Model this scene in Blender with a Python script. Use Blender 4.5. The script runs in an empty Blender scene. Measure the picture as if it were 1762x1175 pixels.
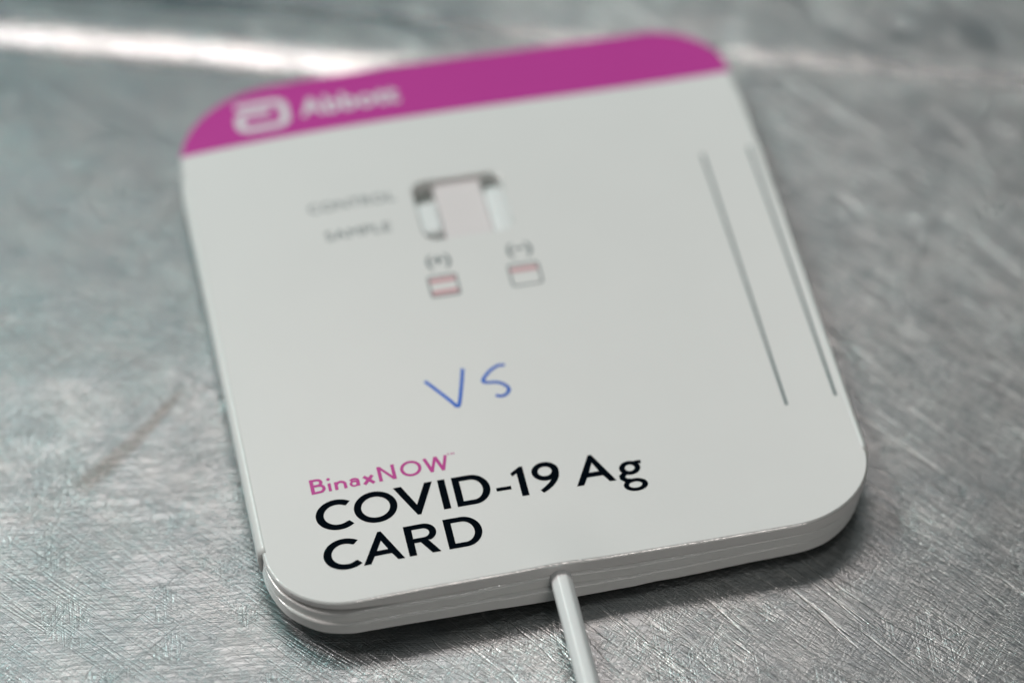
import bpy, bmesh, math, random
from mathutils import Matrix, Vector, noise
random.seed(7)
S = bpy.context.scene
COL = S.collection
K = 0.001                      # everything below is laid out in millimetres

# ------------------------------------------------------------------ camera
R = Matrix(((0.97685064, -0.2119471, 0.02900442), (-0.14821832, -0.7683365, -0.62264785), (0.15425356, 0.60393496, -0.78196445)))
T = Vector((-0.277847578, -7.72791884, 498.770415))
eye = -(R.transposed() @ T)
M3 = Matrix((R[0], -R[1], -R[2])).transposed()
cam_data = bpy.data.cameras.new("camera")
cam = bpy.data.objects.new("camera", cam_data); COL.objects.link(cam)
cam.matrix_world = Matrix.Translation(eye * K) @ M3.to_4x4()
cam_data.sensor_width = 36.0
cam_data.lens = 5923.823 / 1762 * 36.0
cam_data.clip_start = 0.01; cam_data.clip_end = 20
cam_data.dof.use_dof = True
cam_data.dof.focus_distance = 0.4725
cam_data.dof.aperture_fstop = cam_data.lens / 20.5
S.camera = cam

# ------------------------------------------------------------------ light
S.view_settings.view_transform = 'Standard'
S.view_settings.look = 'None'
S.view_settings.gamma = 1.0
S.view_settings.exposure = 0.0
S.render.engine = 'CYCLES'
S.cycles.use_denoising = True
S.cycles.blur_glossy = 0.6
S.cycles.sample_clamp_indirect = 1.5
S.cycles.sample_clamp_direct = 8.0
W = bpy.data.worlds.new("World"); S.world = W; W.use_nodes = True
W.node_tree.nodes["Background"].inputs[0].default_value = (0.66, 0.84, 0.86, 1)
W.node_tree.nodes["Background"].inputs[1].default_value = 0.045

def lamp(name, az, el, dist, sx, sy, watts, color):
    """az from straight behind the card, positive to the right; el above the table"""
    a, e = math.radians(az), math.radians(el)
    d = Vector((math.sin(a) * math.cos(e), math.cos(a) * math.cos(e), math.sin(e)))
    L = bpy.data.lights.new(name, 'AREA'); L.shape = 'RECTANGLE'
    L.size, L.size_y, L.energy, L.color = sx, sy, watts, color
    o = bpy.data.objects.new(name, L); COL.objects.link(o)
    o.location = d * dist
    o.rotation_euler = (-d).to_track_quat('-Z', 'Y').to_euler()
    return o
















lamp("warm_ceiling_lamp", -4, 61, 1.3, 0.52, 0.16, 2.45, (1.0, 0.88, 0.84))
lamp("right_streak_light", 27, 59, 1.3, 0.26, 0.12, 0.28, (1.0, 0.98, 0.95))  # added light, no known source: brightens the right streak and lower right metal
lamp("cool_corner_lamp", -37, 50, 1.3, 0.22, 0.22, 2.2, (0.28, 1.0, 0.95))
lamp("cool_back_lamp", -8, 31, 1.3, 1.7, 0.60, 0.65, (0.42, 0.88, 1.0))
lamp("left_lamp", -54, 48, 2.2, 0.50, 0.50, 26.5, (1.0, 0.925, 0.895))
lamp("front_fill_light", 170, 28, 1.6, 0.5, 0.4, 2.7, (1.0, 0.93, 0.87))  # added fill from the camera side to lift the card's front faces
lamp("rim_glint_light", 153, 69, 1.6, 0.11, 0.11, 1.1, (1.0, 0.99, 0.97))  # added small light that makes the front rim glint

# ------------------------------------------------------------------ materials
def material(name):
    m = bpy.data.materials.new(name); m.use_nodes = True
    return m, m.node_tree.nodes, m.node_tree.links, m.node_tree.nodes["Principled BSDF"]

def paint(name, rgb, rough=0.4, spec=0.5, grain=0.0, grain_scale=3.0, sss=0.0, mottling=0.02):
    m, N, L, b = material(name)
    tc = N.new('ShaderNodeTexCoord')
    mp = N.new('ShaderNodeMapping'); mp.inputs['Scale'].default_value = (1000, 1000, 1000)
    L.new(tc.outputs['Object'], mp.inputs[0])
    n = N.new('ShaderNodeTexNoise'); n.inputs['Scale'].default_value = 0.09; n.inputs['Detail'].default_value = 6
    L.new(mp.outputs[0], n.inputs['Vector'])
    mix = N.new('ShaderNodeMix'); mix.data_type = 'RGBA'
    mix.inputs['A'].default_value = (*[c * (1 - mottling) for c in rgb], 1)
    mix.inputs['B'].default_value = (*[min(1, c * (1 + mottling)) for c in rgb], 1)
    L.new(n.outputs['Fac'], mix.inputs['Factor'])
    L.new(mix.outputs['Result'], b.inputs['Base Color'])
    b.inputs['Roughness'].default_value = rough
    b.inputs['Specular IOR Level'].default_value = spec
    if grain:
        g = N.new('ShaderNodeTexNoise'); g.inputs['Scale'].default_value = grain_scale; g.inputs['Detail'].default_value = 3
        L.new(mp.outputs[0], g.inputs['Vector'])
        bu = N.new('ShaderNodeBump'); bu.inputs['Distance'].default_value = grain * K
        L.new(g.outputs['Fac'], bu.inputs['Height']); L.new(bu.outputs[0], b.inputs['Normal'])
    if sss:
        b.inputs['Subsurface Weight'].default_value = sss
        b.inputs['Subsurface Radius'].default_value = (0.001, 0.001, 0.001)
        b.inputs['Subsurface Scale'].default_value = 1.0
    return m

CARD = paint("coated_white_card", (0.80, 0.785, 0.775), 0.28, 0.35, 0.012, 1.6)
EDGE = paint("folded_card_edge", (0.80, 0.80, 0.785), 0.30, 0.5, 0.05, 0.9)
RIM = paint("glossy_cut_rim", (0.84, 0.835, 0.82), 0.20, 1.0, 0.035, 2.2)
RIM.node_tree.nodes['Principled BSDF'].inputs['IOR'].default_value = 2.1
BAND = paint("magenta_ink", (0.55, 0.045, 0.325), 0.36, 0.45, 0.010, 2.0)
PINKINK = paint("pink_lettering_ink", (0.56, 0.04, 0.30), 0.4, 0.4, mottling=0.06)
BLACK = paint("black_ink", (0.0005, 0.003, 0.006), 0.3, 0.01)
GREYINK = paint("grey_ink", (0.13, 0.16, 0.17), 0.4, 0.4)
LINEINK = paint("dark_green_grey_ink", (0.06, 0.11, 0.12), 0.4, 0.4)
WHITEINK = paint("white_knockout", (0.78, 0.76, 0.78), 0.36, 0.45)
BLUE = paint("blue_ballpoint", (0.014, 0.135, 0.62), 0.4, 0.3, mottling=0.35)
STRIPE = paint("pink_stripe_ink", (0.68, 0.38, 0.41), 0.4, 0.4)
STRIP = paint("pinkish_test_membrane", (0.80, 0.74, 0.745), 0.75, 0.2)
TRAY = paint("dark_well_floor", (0.58, 0.63, 0.60), 0.5, 0.3)
PLASTIC = paint("white_plastic", (0.84, 0.85, 0.85), 0.38, 0.5, 0.02, 2.0, sss=0.25)

def steel():
    m, N, L, b = material("scratched_steel")
    b.inputs['Metallic'].default_value = 1.0
    tc = N.new('ShaderNodeTexCoord')
    base = N.new('ShaderNodeMapping'); base.inputs['Scale'].default_value = (1000, 1000, 1000)
    L.new(tc.outputs['Object'], base.inputs[0])
    P = base.outputs[0]
    def math_(op, a, c=None, clamp=False):
        n = N.new('ShaderNodeMath'); n.operation = op; n.use_clamp = clamp
        for i, v in enumerate((a, c)):
            if v is None: continue
            if isinstance(v, (int, float)): n.inputs[i].default_value = v
            else: L.new(v, n.inputs[i])
        return n.outputs[0]
    def rng(v, a, c, lo=0.0, hi=1.0):
        n = N.new('ShaderNodeMapRange'); n.interpolation_type = 'SMOOTHSTEP'
        L.new(v, n.inputs[0])
        for i, x in enumerate((a, c, lo, hi)): n.inputs[i + 1].default_value = x
        return n.outputs[0]
    def blot(scale, detail=3, off=(0, 0, 0), sc=(1, 1, 1), rot=0):
        mp = N.new('ShaderNodeMapping'); mp.vector_type = 'POINT'
        mp.inputs['Rotation'].default_value = (0, 0, math.radians(rot))
        mp.inputs['Location'].default_value = off
        L.new(P, mp.inputs[0])
        m2 = N.new('ShaderNodeMapping'); m2.inputs['Scale'].default_value = sc
        L.new(mp.outputs[0], m2.inputs[0])
        n = N.new('ShaderNodeTexNoise'); n.inputs['Scale'].default_value = scale; n.inputs['Detail'].default_value = detail
        n.inputs['Roughness'].default_value = 0.6
        L.new(m2.outputs[0], n.inputs['Vector'])
        return n.outputs['Fac']
    def scratches(ang, along, across, lo, hi, off, wob=0.0):
        """thin lines running at ang degrees: 1 on the line, 0 off it"""
        n = blot(1.0, 2, (off, off * 1.7, off), (along, across, 1), -ang)
        ridge = math_('ABSOLUTE', math_('SUBTRACT', n, 0.5))
        return rng(ridge, lo, hi, 1.0, 0.0)
    # masks that let each family of scratches come and go
    mA = rng(blot(0.030, 3, (11, 3, 0)), 0.42, 0.60)
    mB = rng(blot(0.045, 3, (40, 7, 0)), 0.46, 0.62)
    mC = rng(blot(0.10, 3, (5, 90, 0)), 0.50, 0.62)
    sx = N.new('ShaderNodeSeparateXYZ'); L.new(P, sx.inputs[0])
    side = math_('ADD', sx.outputs[0], math_('MULTIPLY', math_('SUBTRACT', blot(0.03, 2, (77, 7, 0)), 0.5), 90))
    mR = rng(side, -45, 10, 0.20, 1.0); mL = rng(side, -35, 15, 1.0, 0.18)
    mD = rng(blot(0.05, 3, (15, 60, 0)), 0.35, 0.65, 0.45); mE = rng(blot(0.06, 3, (65, 20, 0)), 0.35, 0.65, 0.45); mF = rng(blot(0.08, 3, (35, 35, 0)), 0.35, 0.65, 0.3)
    def both(p, q): return math_('MULTIPLY', p, q)
    fam = [
        # long single scratches
        (scratches(-46, 0.012, 0.45, 0.001, 0.016, 3), both(mR, mC), 3.0),
        (scratches(-56, 0.008, 0.30, 0.001, 0.010, 17), mR, 3.2),
        (scratches(-41, 0.015, 0.8, 0.002, 0.026, 29), both(mA, mR), 2.2),
        (scratches(36, 0.010, 0.28, 0.001, 0.011, 41), both(mB, mL), 1.5),
        (scratches(57, 0.012, 0.40, 0.001, 0.014, 53), both(mC, mL), 1.3),
        (scratches(22, 0.006, 0.20, 0.001, 0.008, 71), mC, 1.2),
        # dense hairlines in every direction, each family coming and going
        (scratches(-48, 0.04, 1.1, 0.0, 0.060, 33), mD, 1.3),
        (scratches(-58, 0.05, 1.4, 0.0, 0.070, 37), both(mE, mR), 1.2),
        (scratches(-38, 0.05, 1.2, 0.0, 0.060, 39), both(mF, mR), 1.1),
        (scratches(-12, 0.07, 1.3, 0.0, 0.070, 61), mE, 0.9),
        (scratches(-4, 0.07, 1.4, 0.0, 0.070, 63), mL, 0.8),
        (scratches(18, 0.07, 1.1, 0.0, 0.060, 66), mF, 0.8),
        (scratches(48, 0.07, 1.2, 0.0, 0.060, 68), mD, 0.8),
        (scratches(84, 0.07, 1.3, 0.0, 0.060, 83), mC, 0.8),
    ]
    h = None
    for s, mask, w in fam:
        v = math_('MULTIPLY', s, w)
        if mask is not None: v = math_('MULTIPLY', v, mask)
        h = v if h is None else math_('ADD', h, v)
    fine = blot(2.2, 2, (9, 9, 0)); fine2 = blot(1.0, 3, (2, 30, 0), (0.22, 2.6, 1), 12); fine3 = blot(1.0, 3, (2, 50, 0), (0.22, 3.0, 1), 48)
    hh = math_('SUBTRACT', math_('ADD', math_('ADD', math_('MULTIPLY', fine, 0.25), math_('MULTIPLY', fine2, 0.35)), math_('MULTIPLY', math_('MULTIPLY', fine3, mR), 0.4)), math_('MULTIPLY', h, 1.1))
    b1 = N.new('ShaderNodeBump'); b1.inputs['Distance'].default_value = 0.0150 * K; b1.inputs['Strength'].default_value = 1.0
    L.new(hh, b1.inputs['Height'])
    wave = blot(0.16, 4, (70, 20, 0)); wave2 = blot(0.05, 3, (7, 2, 0), (1, 1.6, 1), 30)
    hv = math_('ADD', math_('MULTIPLY', wave, 0.35), wave2)
    b2 = N.new('ShaderNodeBump'); b2.inputs['Distance'].default_value = 0.030 * K
    L.new(hv, b2.inputs['Height']); L.new(b1.outputs[0], b2.inputs['Normal'])
    L.new(b2.outputs[0], b.inputs['Normal'])
    # worn patches vary the polish; grime in the old gouge
    ro = math_('ADD', rng(blot(0.07, 5, (3, 1, 0)), 0.3, 0.7, 0.29, 0.34), math_('MULTIPLY', h, 0.01))
    # old dark gouge: distance to a slanted segment
    mp = N.new('ShaderNodeMapping'); mp.vector_type = 'TEXTURE'
    mp.inputs['Location'].default_value = (-57.0, -10.6, 0); mp.inputs['Rotation'].default_value = (0, 0, math.radians(39))
    L.new(P, mp.inputs[0])
    sp = N.new('ShaderNodeSeparateXYZ'); L.new(mp.outputs[0], sp.inputs[0])
    bend = math_('MULTIPLY', math_('MULTIPLY', sp.outputs[0], sp.outputs[0]), 0.006)
    width = math_('SUBTRACT', 1.45, math_('MULTIPLY', sp.outputs[0], 0.055))
    across = math_('DIVIDE', math_('ABSOLUTE', math_('SUBTRACT', sp.outputs[1], bend)), width)
    g = math_('MULTIPLY', rng(across, 0.2, 1.2, 1, 0), rng(math_('ABSOLUTE', sp.outputs[0]), 8.5, 12.5, 1, 0))
    g = math_('MULTIPLY', g, rng(blot(0.5, 4), 0.2, 0.55, 0.45, 1.0))
    tint = N.new('ShaderNodeMix'); tint.data_type = 'RGBA'
    tint.inputs['A'].default_value = (0.305, 0.332, 0.345, 1); tint.inputs['B'].default_value = (0.355, 0.372, 0.378, 1)
    L.new(rng(blot(0.12, 5, (1, 5, 0)), 0.35, 0.65), tint.inputs['Factor'])
    t2 = N.new('ShaderNodeMix'); t2.data_type = 'RGBA'
    L.new(math_('MULTIPLY', g, 0.85), t2.inputs['Factor']); L.new(tint.outputs['Result'], t2.inputs['A'])
    t2.inputs['B'].default_value = (0.20, 0.19, 0.18, 1)
    t3 = N.new('ShaderNodeMix'); t3.data_type = 'RGBA'
    L.new(math_('MULTIPLY', h, 0.13, True), t3.inputs['Factor']); L.new(t2.outputs['Result'], t3.inputs['A'])
    gr = N.new('ShaderNodeMix'); gr.data_type = 'RGBA'      # lamp glint painted into scratch colour: bright on the right, dark on the left
    L.new(mR, gr.inputs['Factor']); gr.inputs['A'].default_value = (0.17, 0.165, 0.16, 1); gr.inputs['B'].default_value = (0.92, 0.91, 0.89, 1)
    L.new(gr.outputs['Result'], t3.inputs['B'])
    L.new(t3.outputs['Result'], b.inputs['Base Color'])
    # the pressed creases are rubbed bright
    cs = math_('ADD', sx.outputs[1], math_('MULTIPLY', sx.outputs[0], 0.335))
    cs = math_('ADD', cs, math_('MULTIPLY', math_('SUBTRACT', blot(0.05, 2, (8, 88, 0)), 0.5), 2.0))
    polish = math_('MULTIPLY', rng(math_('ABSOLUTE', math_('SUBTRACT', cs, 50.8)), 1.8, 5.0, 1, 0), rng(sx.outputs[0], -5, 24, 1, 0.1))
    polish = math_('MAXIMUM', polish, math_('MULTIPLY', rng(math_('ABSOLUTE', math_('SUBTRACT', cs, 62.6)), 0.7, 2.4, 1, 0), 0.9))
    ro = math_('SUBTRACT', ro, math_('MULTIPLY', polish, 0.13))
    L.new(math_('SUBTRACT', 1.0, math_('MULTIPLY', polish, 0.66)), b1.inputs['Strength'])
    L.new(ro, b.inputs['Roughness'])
    return m
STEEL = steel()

# ------------------------------------------------------------------ helpers
def link(name, me, mat, parent=None):
    o = bpy.data.objects.new(name, me); COL.objects.link(o)
    if mat is not None: me.materials.append(mat)
    if parent is not None: o.parent = parent
    return o

def sstep(a, b, x):
    t = max(0.0, min(1.0, (x - a) / (b - a))); return t * t * (3 - 2 * t)

THICK = 6.3
TABLE_Z = -THICK - 1.4      # the card stands on a shallow tray under its middle
def surf(x, y):
    """height of the printed face: the card is slightly cambered"""
    X, Y = x / 43, y / 43
    return -0.761 * X * X - 1.043 * Y * Y - 0.151 * X * Y + 1.208 * X ** 3 - 0.228 * X * X * Y - 1.137 * Y ** 3 \
        + 0.32 * math.exp(-((x + 3.6) / 4.5) ** 2 - ((y + 49.5) / 5.0) ** 2)

def place(x, y, depth):
    """a point 'depth' mm below the printed face; the camber dies out towards the flat underside"""
    k = max(0.0, 1 - max(depth, 0) / THICK)
    return Vector((x, y, surf(x, y) * k - depth)) * K

def fill(loops):
    """2-D region (outer loops and holes) -> bmesh in mm"""
    cu = bpy.data.curves.new('tmp', 'CURVE'); cu.dimensions = '2D'; cu.fill_mode = 'BOTH'
    for lp in loops:
        sp = cu.splines.new('POLY'); sp.points.add(len(lp) - 1)
        for p, q in zip(sp.points, lp): p.co = (q[0], q[1], 0, 1)
        sp.use_cyclic_u = True
    o = bpy.data.objects.new('tmp', cu); COL.objects.link(o)
    dg = bpy.context.evaluated_depsgraph_get()
    me = bpy.data.meshes.new_from_object(o.evaluated_get(dg))
    bm = bmesh.new(); bm.from_mesh(me)
    bpy.data.objects.remove(o); bpy.data.curves.remove(cu); bpy.data.meshes.remove(me)
    bmesh.ops.remove_doubles(bm, verts=bm.verts, dist=1e-4)
    for f in bm.faces:
        if f.normal.z < 0: f.normal_flip()
    return bm

def grid_cut(bm, step):
    xs = [v.co.x for v in bm.verts]; ys = [v.co.y for v in bm.verts]
    for ax, lo, hi in ((0, min(xs), max(xs)), (1, min(ys), max(ys))):
        k = math.floor(lo / step) + 1
        while k * step < hi:
            co = [0, 0, 0]; no = [0, 0, 0]; co[ax] = k * step + 0.0137; no[ax] = 1
            bmesh.ops.bisect_plane(bm, geom=bm.verts[:] + bm.edges[:] + bm.faces[:], plane_co=co, plane_no=no, dist=1e-5)
            k += 1

def printed(name, regions, mat, parent, lift=0.03, step=3.0):
    """flat print lying on the cambered face; each region = list of loops"""
    out = bmesh.new()
    for i, loops in enumerate(regions):
        bm = fill(loops); grid_cut(bm, step)
        me = bpy.data.meshes.new('tmp')
        for v in bm.verts: v.co = place(v.co.x, v.co.y, -(lift + 0.0015 * (i % 5)))
        bm.to_mesh(me); out.from_mesh(me); bm.free(); bpy.data.meshes.remove(me)
    me = bpy.data.meshes.new(name); out.to_mesh(me); out.free()
    return link(name, me, mat, parent)

def side_profile(bm, profile, keep=None, drift=None, centre=(0.0, 0.0), hole=False):
    """extrude the open boundary of a flat region outwards / downwards ring by ring.
    vertices still hold mm x, y; z holds the depth as a negative number"""
    edges = [e for e in bm.edges if len(e.link_faces) == 1 and (keep is None or keep(e))]
    nrm = {}
    for e in edges:
        f = e.link_faces[0]
        mid = (e.verts[0].co + e.verts[1].co) / 2
        d = e.verts[1].co - e.verts[0].co
        n = Vector((d.y, -d.x, 0)).normalized()
        if (n.dot(mid - Vector((centre[0], centre[1], mid.z))) < 0) != hole: n = -n
        for v in e.verts: nrm.setdefault(v, []).append(n * max(d.length, 1e-4))
    base = {}
    for v, ns in nrm.items():
        n = sum(ns, Vector()); n.normalize()
        c = max(0.6, n.dot(max(ns, key=lambda q: q.length).normalized())); base[v] = (v.co.copy(), n / c)
    for e in edges: e.smooth = False
    ring = edges; src = {v: base[v] for v in base}
    prev = 0.0
    for out, down in profile:
        r = bmesh.ops.extrude_edge_only(bm, edges=ring)
        nv = [g for g in r['geom'] if isinstance(g, bmesh.types.BMVert)]
        ne = [g for g in r['geom'] if isinstance(g, bmesh.types.BMEdge)]
        # match new verts with their sources by position
        key = {}
        for v, b in src.items(): key[(round(v.co.x, 4), round(v.co.y, 4), round(v.co.z, 4))] = b
        ns = {}
        for v in nv:
            b = key[(round(v.co.x, 4), round(v.co.y, 4), round(v.co.z, 4))]
            ns[v] = b
        for v, (p, n) in ns.items():
            dr = drift(p.x, p.y, down) if drift else 0.0
            v.co = Vector((p.x + n.x * (out + dr), p.y + n.y * (out + dr), p.z - down))
        newset = set(nv)
        ring = [e for e in ne if e.verts[0] in newset and e.verts[1] in newset]
        for f in bm.faces:
            pass
        src = ns
    return ring

def finish(bm, name, mat, parent, lift=None):
    for v in bm.verts:
        v.co = place(v.co.x, v.co.y, -v.co.z)
    bmesh.ops.recalc_face_normals(bm, faces=bm.faces[:])
    up = sum((f.normal.z * f.calc_area() for f in bm.faces))
    if up < 0: bmesh.ops.reverse_faces(bm, faces=bm.faces[:])
    for f in bm.faces: f.smooth = True
    me = bpy.data.meshes.new(name); bm.to_mesh(me); bm.free()
    return link(name, me, mat, parent)

def arc(cx, cy, rx, ry, a0, a1, n):
    return [(cx + rx * math.cos(math.radians(a0 + (a1 - a0) * i / n)), cy + ry * math.sin(math.radians(a0 + (a1 - a0) * i / n))) for i in range(n + 1)]

HW, BOT, TOP = 42.6, -49.1, 49.0
def outline(inset=0.0, wob=0.0, seed=0, notch=0.0, rb=11.0, grow_front=0.0):
    """rounded card outline, counter-clockwise; notch = step out between the two folds"""
    l, r, b, t = -HW - 0.2 + inset, HW - inset, BOT + inset, TOP - inset
    q = rb - inset; qt = 11.5 - inset
    pts = []
    pts += arc(r - q - 2.0, b + q, q + 2.0, q, -90, 0, 18)
    if notch: pts += [(r, -38.36), (r - notch, -38.30), (r - notch, 37.0)]
    pts += arc(r - qt, t - qt, qt, qt, 0, 90, 18)
    pts += arc(l + qt + 4.6, t - qt - 3.4, qt + 4.6, qt + 3.4, 90, 180, 18)
    if notch: pts += [(l + notch, 37.0), (l + notch, -38.0), (l, -38.06)]
    pts += arc(l + q, b + q, q, q, 180, 270, 18)
    # refine long straight pieces
    out = []
    for i, p in enumerate(pts):
        n = pts[(i + 1) % len(pts)]
        d = math.dist(p, n); k = max(1, int(d / 1.6))
        for j in range(k):
            x = p[0] + (n[0] - p[0]) * j / k; y = p[1] + (n[1] - p[1]) * j / k
            if wob:
                w = noise.noise(Vector((x * 0.06, y * 0.06, seed * 9.1))) * wob + noise.noise(Vector((x * 0.3, y * 0.3, seed * 5.3))) * wob * 0.25
                cx, cy = x / 43, y / 49; m = math.hypot(cx, cy) + 1e-6
                x += cx / m * w; y += cy / m * w
            if grow_front:          # lower layers stick out along the front, and draw back under the right corner
                k_ = 1 - sstep(-46, -30, y)
                y += k_ * (-grow_front * (1 - sstep(2, 34, x)) + 0.55 * grow_front * sstep(18, 40, x))
                x -= 0.5 * grow_front * sstep(34, 42, x) * (1 - sstep(-40, -20, y))
            out.append((x, y))
    return out

def rrect(x0, x1, y0, y1, r, n=5):
    return arc(x1 - r, y0 + r, r, r, -90, 0, n) + arc(x1 - r, y1 - r, r, r, 0, 90, n) + arc(x0 + r, y1 - r, r, r, 90, 180, n) + arc(x0 + r, y0 + r, r, r, 180, 270, n)

# ------------------------------------------------------------------ steel table
def build_table():
    def axis(lo, hi, a, b, fine, coarse):
        v = []; x = lo
        while x < hi + 1e-6:
            v.append(x); x += fine if a <= x < b else coarse
        return v
    xs = axis(-890, 890, -110, 130, 1.5, 20); ys = axis(-700, 960, -100, 130, 1.5, 20)
    def h(x, y):
        s = y + 0.335 * x
        wv = noise.noise(Vector((x * 0.02, y * 0.02, 3.3)))
        s1 = s + 0.9 * wv + 0.5 * noise.noise(Vector((x * 0.09, 1.0, 0)))
        z = 0.0
        # two pressed creases in the sheet: it steps up going away, the first fading to the right
        a1 = 0.92 * (1 - sstep(-6, 26, x)) + 0.04
        z += a1 * sstep(47.6, 54.0, s1) - a1 * sstep(54, 75, s1)
        z += 0.46 * sstep(60.6, 64.6, s1) * (0.75 + 0.25 * wv) - 0.34 * sstep(66, 90, s1)
        # shallow undulation
        z += 0.16 * noise.noise(Vector((x * 0.022, y * 0.03, 8.1))) + 0.035 * noise.noise(Vector((x * 0.09, y * 0.11, 2.1)))
        # a dent line at the far left
        d = y - 12.5 - 0.10 * (x + 75) ; z -= 0.07 * math.exp(-(d / 1.1) ** 2) * (1 - sstep(-72, -60, x)) * (1 if x > -120 else 0)
        # the sheet dips at the front left, with an edge where the dip ends
        dip = -2.0 * (1 - max(0.0, min(1.0, (y + 24 + 2 * wv) / 25))) * (1 - sstep(-48, 8, x)) * (1 if y > -100 else max(0.0, (200 + y) / 100))
        z2 = -0.032 * max(0.0, y - 2) if y < 90 else -0.032 * 88
        # flat under the card
        k = sstep(0, 5, max(abs(x) - 44, abs(y) - 51, 0)) if max(abs(x) - 44, abs(y) - 51) > 0 else 0
        return z * k + dip + z2
    verts = [(x * K, y * K, (TABLE_Z - 0.02 + h(x, y)) * K) for y in ys for x in xs]
    n = len(xs)
    faces = [(j * n + i, j * n + i + 1, (j + 1) * n + i + 1, (j + 1) * n + i) for j in range(len(ys) - 1) for i in range(n - 1)]
    me = bpy.data.meshes.new("steel_tabletop"); me.from_pydata(verts, [], faces)
    for p in me.polygons: p.use_smooth = True
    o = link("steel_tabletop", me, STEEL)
    o["kind"] = "structure"
    return o
build_table()

# ------------------------------------------------------------------ the test card
card = bpy.data.objects.new("test_card", None); COL.objects.link(card)
card["label"] = "white rapid test card with magenta top band and lettering on scratched steel"
card["category"] = "test card"

WIN = (-10.4, 3.3, 11.0, 23.0)
D_TOP = 2.25
def crease_gap(x, y, down): return 0.0

def add_rim(o):
    o.data.materials.append(RIM)
    for p in o.data.polygons:
        if 0.1 < p.normal.z < 0.93 and p.normal.y < 0.2 and p.area < 1.2e-6: p.material_index = 1
# top panel: flat printed face with a rounded rim and a result window
bm = fill([outline(0.32), rrect(*WIN, 2.2)])
grid_cut(bm, 2.5)
def is_outer(e):
    m = (e.verts[0].co + e.verts[1].co) / 2
    return not (WIN[0] - 1 < m.x < WIN[1] + 1 and WIN[2] - 1 < m.y < WIN[3] + 1)
# lift of the lower-left corner: the rim of the panel thins there and leaves a dark gap above the next layer
side_profile(bm, [(0.09, 0.02), (0.20, 0.09), (0.30, 0.21), (0.36, 0.42), (0.385, 1.0), (0.40, D_TOP - 0.35), (0.36, D_TOP)], keep=is_outer)
side_profile(bm, [(0.05, 0.03), (0.10, 0.15), (0.10, D_TOP)], keep=lambda e: not is_outer(e), centre=(-3.5, 17.0), hole=True)
def thin_corner(v):
    d = -v.co.z
    if d > 0.3 and v.co.x < -20 and v.co.y < -35:
        w = sstep(-24, -34, v.co.x) if False else (1 - sstep(-36, -25, v.co.x))
        v.co.z = -(d * (1 - 0.34 * w))
for v in bm.verts: thin_corner(v)
tp = finish(bm, "top_panel", CARD, card)
add_rim(tp)

def lower_panel(name, d0, d1, front, seed, out0, win=True, lip=0.34):
    loops = [outline(0.30 - out0, wob=0.50, seed=seed, grow_front=front, notch=0.0)]
    if win: loops.append(rrect(WIN[0] + 0.1, WIN[1] - 0.1, WIN[2] + 0.1, WIN[3] - 0.1, 2.2))
    bm = fill(loops); grid_cut(bm, 5)
    def outer(e):
        m = (e.verts[0].co + e.verts[1].co) / 2
        return not (WIN[0] - 1 < m.x < WIN[1] + 1 and WIN[2] - 1 < m.y < WIN[3] + 1)
    for v in bm.verts: v.co.z = -d0
    h = d1 - d0
    side_profile(bm, [(0.10, 0.02), (0.20, 0.08), (0.27, 0.20), (0.31, lip), (0.34, h * 0.55), (0.38, h - 0.2), (0.40, h)], keep=outer)
    if win: side_profile(bm, [(0.0, h)], keep=lambda e: not outer(e), centre=(-3.5, 17.0), hole=True)
    add_rim(finish(bm, name, EDGE, card))
lower_panel("middle_panel", D_TOP + 0.02, 4.1, 0.55, 2, 0.02)
lower_panel("bottom_panel", 4.12, THICK, 1.05, 5, 0.06, win=False)

def base_tray():
    bm = fill([rrect(-37, 37, -41, 41, 7)]); grid_cut(bm, 8)
    for v in bm.verts: v.co.z = -THICK + 0.05
    side_profile(bm, [(0.0, 0.3), (0.8, 1.25), (0.9, 1.45)])
    finish(bm, "base_tray", EDGE, card)
base_tray()

# rounded folds along the two long sides
def fold(side):
    me = bpy.data.meshes.new("fold"); bm = bmesh.new()
    x_in = (HW + (0.2 if side < 0 else 0)) - 0.50
    prof = [(0.0, 0.05), (0.06, -0.05), (0.34, -0.03), (0.62, 0.12), (0.88, 0.40), (1.05, 0.85), (1.14, 1.5), (1.16, 2.6), (1.12, 3.9), (1.06, 5.2), (0.95, THICK - 0.06), (0.0, THICK - 0.05)]
    y0, y1 = (-37.9, 36.0) if side < 0 else (-38.5, 37.3)
    n = 60; rows = []
    for i in range(n + 1):
        y = y0 + (y1 - y0) * i / n
        w = 1 + 0.07 * noise.noise(Vector((y * 0.12, side * 4.0, 0)))
        taper = 1.0 if i > 0 else 0.9
        if i > n - 5: taper = 1 - 0.16 * (i - n + 5)
        rows.append([bm.verts.new(place(side * (x_in + px * w * taper), y, d + 0.02)) for px, d in prof])
    for a, b in zip(rows, rows[1:]):
        for j in range(len(prof) - 1):
            bm.faces.new((a[j], a[j + 1], b[j + 1], b[j]))
    bm.faces.new(rows[0]); bm.faces.new(rows[-1][::-1])
    bmesh.ops.recalc_face_normals(bm, faces=bm.faces[:])
    for f in bm.faces: f.smooth = len(f.verts) == 4
    bm.to_mesh(me); bm.free()
    return link("fold", me, EDGE, card)
fold(-1); fold(1)

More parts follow.
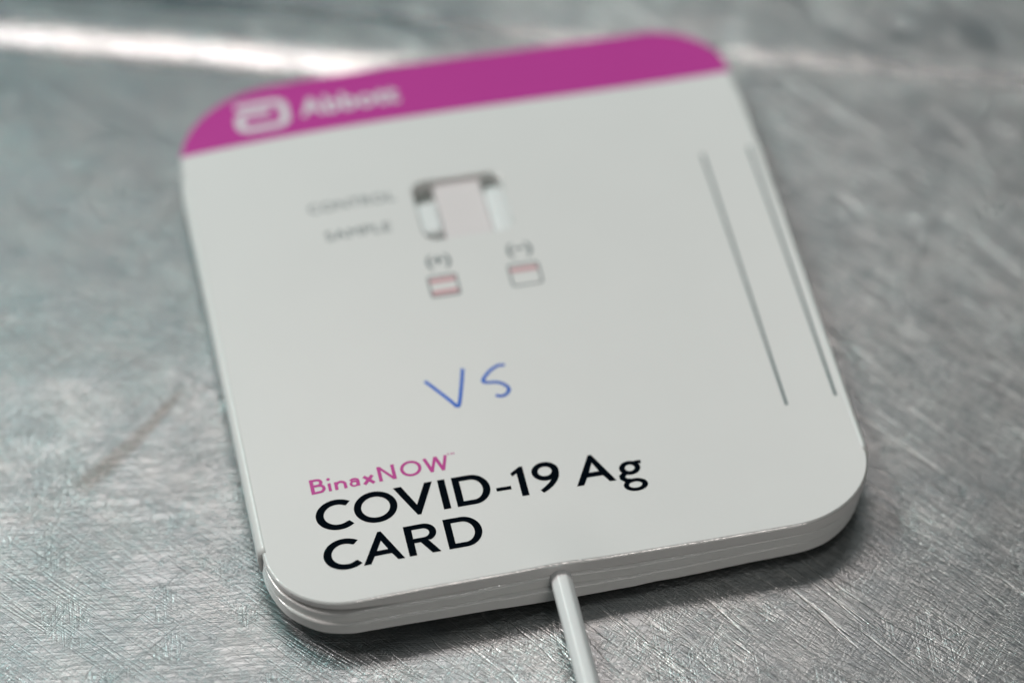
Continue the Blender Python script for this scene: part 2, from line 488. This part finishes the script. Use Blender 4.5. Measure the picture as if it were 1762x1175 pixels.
# inside of the result window
well = bpy.data.objects.new("result_window", None); COL.objects.link(well); well.parent = card
def block(name, x0, x1, y0, y1, d_top, d_bot, mat, parent, r=0.4, rim=0.25):
    bm = fill([rrect(x0 + rim, x1 - rim, y0 + rim, y1 - rim, max(r - rim, 0.05))]); grid_cut(bm, 3)
    for v in bm.verts: v.co.z = -d_top
    side_profile(bm, [(rim * 0.5, rim * 0.13), (rim * 0.87, rim * 0.5), (rim, rim), (rim, d_bot - d_top)], centre=((x0 + x1) / 2, (y0 + y1) / 2))
    return finish(bm, name, mat, parent)
bm = fill([rrect(WIN[0] - 0.4, WIN[1] + 0.4, WIN[2] - 0.4, WIN[3] + 0.4, 2.3)]); grid_cut(bm, 3)
for v in bm.verts: v.co.z = -3.1
finish(bm, "window_floor", TRAY, well)
block("test_strip", -6.95, 0.15, 10.9, 23.2, 1.0, 3.1, STRIP, well)
block("strip_clip", -10.3, -7.0, 12.9, 19.2, 0.55, 3.1, PLASTIC, well, 0.9, 0.6)
block("strip_clip", 0.25, 3.35, 10.9, 20.4, 0.30, 3.1, PLASTIC, well, 1.2, 0.8)

# ------------------------------------------------------------------ print
panel_line = [p for p in outline(0.10, notch=0.0) if p[1] > 36.9]
bm = fill([[(x, y) for x, y in outline(0.30) if y > 37.0] + [(-HW + 0.1, 36.86), (HW - 0.3, 36.86)]])
# order the band outline by angle so that it is one clean loop
bm.free()
ring = sorted([(x, y) for x, y in outline(0.32) if y > 37.0] + [(-HW - 0.2 + 0.32, 36.86), (HW - 0.32, 36.86)], key=lambda p: math.atan2(p[1] - 30, p[0]))
bm = fill([ring]); grid_cut(bm, 2.5)
for v in bm.verts: v.co.z = 0.025
side_profile(bm, [(0.12, 0.02), (0.23, 0.09), (0.30, 0.20), (0.35, 0.40), (0.375, 1.0)], keep=lambda e: not (abs(e.verts[0].co.y - 36.86) < 1e-3 and abs(e.verts[1].co.y - 36.86) < 1e-3), centre=(0, 37))
finish(bm, "magenta_band", BAND, card)

def stroke(pts, wx=1.0, wy=0.86, closed=False):
    """outline(s) of a line of given thickness; wx for upright runs, wy for level runs"""
    n = len(pts); Lf, Rt = [], []
    for i in range(n):
        if closed: a, c = pts[i - 1], pts[(i + 1) % n]
        else: a, c = pts[max(i - 1, 0)], pts[min(i + 1, n - 1)]
        b = pts[i]
        def nn(p, q):
            d = math.hypot(q[0] - p[0], q[1] - p[1]) or 1
            return (-(q[1] - p[1]) / d, (q[0] - p[0]) / d)
        n1 = nn(a, b) if a != b else nn(b, c); n2 = nn(b, c) if b != c else n1
        m = (n1[0] + n2[0], n1[1] + n2[1]); l = math.hypot(*m) or 1; m = (m[0] / l, m[1] / l)
        c_ = max(0.35, m[0] * n1[0] + m[1] * n1[1])
        ox, oy = m[0] * wx / 2 / c_, m[1] * wy / 2 / c_
        Lf.append((b[0] + ox, b[1] + oy)); Rt.append((b[0] - ox, b[1] - oy))
    return [Lf, Rt[::-1]] if closed else [Lf + Rt[::-1]]
def ell(cx, cy, rx, ry, n=40): return arc(cx, cy, rx, ry, 0, 360 * (n - 1) / n, n - 1)
def ring_(x0, x1, y0, y1, wx, wy): 
    cx, cy, rx, ry = (x0 + x1) / 2, (y0 + y1) / 2, (x1 - x0) / 2, (y1 - y0) / 2
    return [ell(cx, cy, rx, ry), ell(cx, cy, rx - wx, ry - wy)]

G = []
def glyph_C(x0, y0, y1):        # y0 bottom, y1 top
    cx, cy = x0 + 3.05, (y0 + y1) / 2
    ry = (y1 - y0) / 2
    o = arc(cx, cy, 3.05, ry, 44, 316, 34); i = arc(cx, cy, 3.05 - 1.12, ry - 0.88, 316 - 2, 44 + 2, 34)
    o[0] = (x0 + 5.12, y1 - 0.62); i[-1] = (x0 + 4.42, y1 - 1.26)
    o[-1] = (x0 + 5.05, y0 + 0.60); i[0] = (x0 + 4.50, y0 + 1.26)
    return [o + i]
def glyph_D(x, y0, y1, w=5.05):
    r = (y1 - y0) / 2; cy = (y0 + y1) / 2; k = w - r * 1.02
    o = [(x, y0)] + arc(x + k, cy, r * 1.02, r, -90, 90, 24) + [(x, y1)]
    i = [(x + 1.0, y0 + 0.80)] + arc(x + k, cy, r * 1.02 - 1.05, r - 0.80, -90, 90, 24) + [(x + 1.0, y1 - 0.80)]
    return [o, i]
def glyph_A(x0, x1, y0, y1, apex, s=1.0):
    ax0, ax1 = apex - 0.24, apex + 0.24
    o = [(x0, y0), (x0 + 1.02 * s, y0), (x0 + 1.02 * s + 0.55, y0 + 1.30), (x1 - 1.0 * s - 0.52, y0 + 1.28 - 0.02), (x1 - 0.95 * s, y0), (x1, y0), (ax1, y1), (ax0, y1)]
    t = (y1 - y0)
    yb = y0 + 2.02
    def edge_l(y): return x0 + (ax0 - x0) * (y - y0) / t + 1.07 * s
    def edge_r(y): return x1 + (ax1 - x1) * (y - y0) / t - 1.05 * s
    o[2] = (edge_l(y0 + 1.22), y0 + 1.22); o[3] = (edge_r(y0 + 1.22), y0 + 1.22)
    yt = y0 + 3.62
    mid = (edge_l(yt) + edge_r(yt)) / 2
    i = [(edge_l(yb), yb), (edge_r(yb), yb), (mid + 0.02, yt)]
    return [o, i]
Y0, Y1 = -36.60, -31.54
G.append(glyph_C(-34.73, Y0 - 0.12, Y1 - 0.06))
G.append([ell(-26.35, (Y0 + Y1) / 2 - 0.05, 3.02, 2.64), ell(-26.35, (Y0 + Y1) / 2 - 0.05, 2.0, 1.76)])
G.append([[(-23.45, Y1), (-22.30, Y1), (-20.70, -34.98), (-19.05, Y1), (-17.94, Y1), (-20.42, Y0 - 0.1), (-20.92, Y0 - 0.1)]])
G.append([[(-17.22, Y0), (-16.20, Y0), (-16.20, Y1), (-17.22, Y1)]])
G.append(glyph_D(-15.27, Y0, Y1))
G.append([[(-9.47, -35.12), (-7.37, -35.12), (-7.37, -34.52), (-9.47, -34.52)]])
G.append([[(-6.16, Y0), (-5.15, Y0), (-5.15, Y1), (-5.62, Y1), (-7.02, -32.44), (-6.86, -33.02), (-6.16, -32.58)]])
G.append([ell(-2.18, -33.02, 1.92, 1.60), ell(-2.24, -33.02, 0.98, 0.82)])
G.append([[(-0.36, -32.5), (-0.27, -33.3), (-0.42, -34.1), (-0.85, -34.9), (-1.55, -35.65), (-2.4, -36.25), (-3.12, -36.62), (-3.48, -36.08), (-2.75, -35.62), (-2.05, -35.05), (-1.58, -34.5), (-1.6, -34.2), (-1.2, -33.3)]])
G.append(glyph_A(1.62, 7.24, Y0 + 0.14, Y1 + 0.08, 4.50))
# double-storey g
G.append([ell(9.52, -34.72, 1.50, 1.20), ell(9.52, -34.72, 0.68, 0.56)])
G.append([[(10.1, -33.72), (10.55, -33.62), (11.28, -33.62), (11.28, -34.20), (10.7, -34.16)]])
G.append(stroke([(8.75, -35.45), (8.15, -35.95), (8.15, -36.35), (8.6, -36.78), (9.4, -36.95)], 0.80, 0.66))
G.append([ell(9.70, -37.70, 1.72, 1.10), ell(9.66, -37.70, 0.93, 0.53)])
Z0, Z1 = -43.42, -38.32
G.append(glyph_C(-34.87, Z0 - 0.12, Z1 - 0.02))
G.append(glyph_A(-29.74, -24.02, Z0 - 0.06, Z1, -26.70))
G.append([[(-23.38, Z0), (-22.34, Z0), (-22.34, -41.35), (-21.45, -41.35), (-20.18, Z0), (-18.96, Z0), (-20.35, -41.12)] + arc(-20.72, -39.82, 1.72, 1.50, -66, 90, 14) + [(-23.38, Z1)],
          [(-22.34, -39.10)] + [(-22.34, -40.60)] + arc(-20.85, -39.85, 0.86, 0.75, -90, 90, 10)])
G.append(glyph_D(-17.85, Z0, Z1))
printed("title_lettering", G, BLACK, card)

# small pink line above the title
wx, wy = 0.46, 0.38
b0, b1, bx = -30.02, -27.50, -28.66
P = [
    [[(-34.55, b0), (-34.02, b0), (-34.02, b1), (-34.55, b1)]],
    stroke([(-34.1, -27.72), (-33.55, -27.72)] + arc(-33.5, -28.20, 0.55, 0.48, 90, -90, 8)[1:] + [(-34.1, -28.68)], wx, wy),
    stroke([(-34.1, -28.70), (-33.4, -28.70)] + arc(-33.32, -29.26, 0.62, 0.56, 90, -90, 8)[1:] + [(-34.1, -29.83)], wx, wy),
    [[(-32.12, b0), (-31.68, b0), (-31.68, bx), (-32.12, bx)]], [ell(-31.90, -27.98, 0.27, 0.24, 12)],
    [[(-31.22, b0), (-30.76, b0), (-30.76, bx), (-31.22, bx)]],
    stroke([(-30.95, -29.15)] + arc(-30.35, -29.30, 0.62, 0.52, 150, 0, 8) + [(-29.73, b0)], 0.46, 0.38),
    stroke(ell(-28.46, -29.52, 0.48, 0.40, 14), 0.36, 0.28, True),
    stroke([(-28.95, -28.98)] + arc(-28.42, -29.05, 0.52, 0.32, 120, 0, 6) + [(-27.9, b0)], 0.42, 0.34),
    stroke([(-27.02, bx), (-25.72, b0)], 0.52, 0.46), stroke([(-25.80, bx), (-27.10, b0)], 0.52, 0.46),
    [[(-25.02, b0), (-24.50, b0), (-24.50, b1), (-25.02, b1)]], [[(-23.05, b0), (-22.55, b0), (-22.55, b1), (-23.05, b1)]],
    [[(-25.02, b1), (-24.55, b1), (-22.55, b0), (-23.05, b0)]],
    [ell(-20.35, -28.74, 1.50, 1.32), ell(-20.35, -28.74, 1.04, 0.94)],
    stroke([(-18.25, b1), (-17.50, b0 + 0.05)], 0.50, 0.4), stroke([(-17.55, b0 + 0.05), (-16.72, b1)], 0.42, 0.4),
    stroke([(-16.72, b1), (-15.90, b0 + 0.05)], 0.50, 0.4), stroke([(-15.95, b0 + 0.05), (-15.22, b1)], 0.44, 0.4),
    [[(-14.80, -27.60), (-14.70, -27.60), (-14.70, -27.34), (-14.55, -27.34), (-14.55, -27.28), (-14.95, -27.28), (-14.95, -27.34), (-14.80, -27.34)]],
    stroke([(-14.38, -27.60), (-14.36, -27.30), (-14.18, -27.55), (-13.98, -27.30), (-13.96, -27.60)], 0.08, 0.07),
]
printed("product_lettering", P, PINKINK, card)

# handwriting in blue ballpoint
def smooth(pts, n=8):
    out = []
    for i in range(len(pts) - 1):
        p0, p1, p2, p3 = pts[max(i - 1, 0)], pts[i], pts[i + 1], pts[min(i + 2, len(pts) - 1)]
        for j in range(n):
            t = j / n
            out.append(tuple(0.5 * (2 * p1[k] + (p2[k] - p0[k]) * t + (2 * p0[k] - 5 * p1[k] + 4 * p2[k] - p3[k]) * t * t + (3 * p1[k] - p0[k] - 3 * p2[k] + p3[k]) * t ** 3) for k in (0, 1)))
    return out + [pts[-1]]
H = [stroke(smooth([(-15.45, -14.25), (-14.3, -15.85), (-12.9, -17.9), (-11.95, -19.35)]), 0.52, 0.46),
     stroke(smooth([(-12.2, -19.25), (-11.62, -19.45), (-11.1, -18.0), (-10.35, -15.4), (-9.75, -13.1)]), 0.52, 0.48),
     stroke(smooth([(-3.75, -13.62), (-4.7, -13.55), (-5.9, -14.15), (-7.0, -15.2), (-7.35, -15.95), (-6.6, -16.25), (-5.4, -16.45), (-4.45, -17.1), (-4.05, -17.95), (-4.6, -18.75), (-5.4, -18.95), (-6.1, -18.65)]), 0.52, 0.46)]
printed("handwriting", H, BLUE, card)

# two long ruled lines
printed("ruled_line", [[[(33.68, -28.4), (34.08, -28.4), (34.08, 20.2), (33.68, 20.2)]]], LINEINK, card)
printed("ruled_line", [[[(40.86, -28.3), (41.26, -28.3), (41.26, 20.2), (40.86, 20.2)]]], LINEINK, card)

# small words set in a plain sans
def word(name, text, x0, x1, y0, y1, mat, parent=card, bold=0.0, lift=0.03):
    cu = bpy.data.curves.new('tmp', 'FONT'); cu.body = text; cu.size = 1; cu.offset = bold; cu.space_character = 1.05
    o = bpy.data.objects.new('tmp', cu); COL.objects.link(o)
    me = bpy.data.meshes.new_from_object(o.evaluated_get(bpy.context.evaluated_depsgraph_get()))
    bpy.data.objects.remove(o); bpy.data.curves.remove(cu)
    xs = [v.co.x for v in me.vertices]; ys = [v.co.y for v in me.vertices]
    ax, bx_, ay, by = min(xs), max(xs), min(ys), max(ys)
    for v in me.vertices:
        v.co = place(x0 + (v.co.x - ax) / (bx_ - ax) * (x1 - x0), y0 + (v.co.y - ay) / (by - ay) * (y1 - y0), -lift)
    me.name = name
    return link(name, me, mat, parent)
word("control_lettering", "CONTROL", -25.9, -13.0, 19.95, 21.75, GREYINK)
word("sample_lettering", "SAMPLE", -24.4, -14.7, 14.15, 15.95, GREYINK)
word("maker_lettering", "Abbott", -23.5, -8.2, 40.45, 44.5, WHITEINK, bold=0.03, lift=0.06)

# maker's emblem: a rounded square line that turns back into its middle
logo = [stroke([(-33.0, 45.1), (-27.6, 45.1)] + arc(-27.4, 43.6, 1.6, 1.5, 90, 0, 6) + [(-25.8, 41.5)] + arc(-27.4, 41.0, 1.6, 1.3, 0, -90, 6)
               + [(-31.3, 39.7)] + arc(-31.3, 41.0, 1.5, 1.3, -90, -180, 6) + [(-32.8, 41.6)] + arc(-31.7, 41.9, 1.1, 1.15, 180, 90, 5) + [(-27.9, 43.05)], 1.35, 1.25)]
printed("emblem", logo, WHITEINK, card, lift=0.06)

# the two little result pictures
def diagram(x0, x1, y0, y1, sx0, sx1, stripes, sign):
    d = bpy.data.objects.new("result_picture", None); COL.objects.link(d); d.parent = card
    o = rrect(x0, x1, y0, y1, 0.5); i = rrect(x0 + 0.26, x1 - 0.26, y0 + 0.24, y1 - 0.24, 0.35)
    printed("frame", [[o, i]], GREYINK, d, 0.034)
    for a, b in stripes:
        printed("stripe", [[[(x0 + 0.3, a), (x1 - 0.3, a), (x1 - 0.3, b), (x0 + 0.3, b)]]], STRIPE, d, 0.044)
    word("sign_lettering", sign, sx0, sx1, y1 + 1.15, y1 + 3.9, GREYINK, d, bold=0.03)
diagram(-11.5, -7.1, 0.3, 4.35, -11.0, -7.4, [(2.95, 3.8), (0.75, 1.6)], "(+)")
diagram(0.40, 5.05, 0.1, 4.3, 1.0, 4.7, [(2.75, 3.6)], "(\u2212)")

# ------------------------------------------------------------------ swab
def swab():
    a = Vector((-3.55, -44.0, -2.55)); b = Vector((-3.50, -120.0, -5.6))
    a.z = -2.15; 
    ax = (b - a).normalized(); u = Vector((0, 0, 1)).cross(ax).normalized(); w = ax.cross(u)
    bm = bmesh.new(); rows = []
    L_ = (b - a).length; n = 40; m = 48
    for i in range(n + 1):
        t = i / n; c = a + ax * L_ * t
        r0 = 1.52
        row = []
        for k in range(m):
            th = 2 * math.pi * k / m
            # soft eight-sided section
            seg = math.pi / 4; loc = ((th + seg * 0.5) % seg) - seg / 2
            r = r0 * (0.65 * math.cos(seg / 2) / math.cos(loc) * 1.03 + 0.35)
            row.append(bm.verts.new((c + u * math.cos(th) * r + w * math.sin(th) * r) * K))
        rows.append(row)
    for p, q in zip(rows, rows[1:]):
        for k in range(m): bm.faces.new((p[k], p[(k + 1) % m], q[(k + 1) % m], q[k]))
    bm.faces.new(rows[0][::-1]); bm.faces.new(rows[-1])
    bmesh.ops.recalc_face_normals(bm, faces=bm.faces[:])
    for f in bm.faces: f.smooth = len(f.verts) == 4
    me = bpy.data.meshes.new("swab_shaft"); bm.to_mesh(me); bm.free()
    o = link("swab_shaft", me, PLASTIC)
    o["label"] = "thin white plastic swab shaft sticking out from under the front edge of the card"
    o["category"] = "swab"
swab()
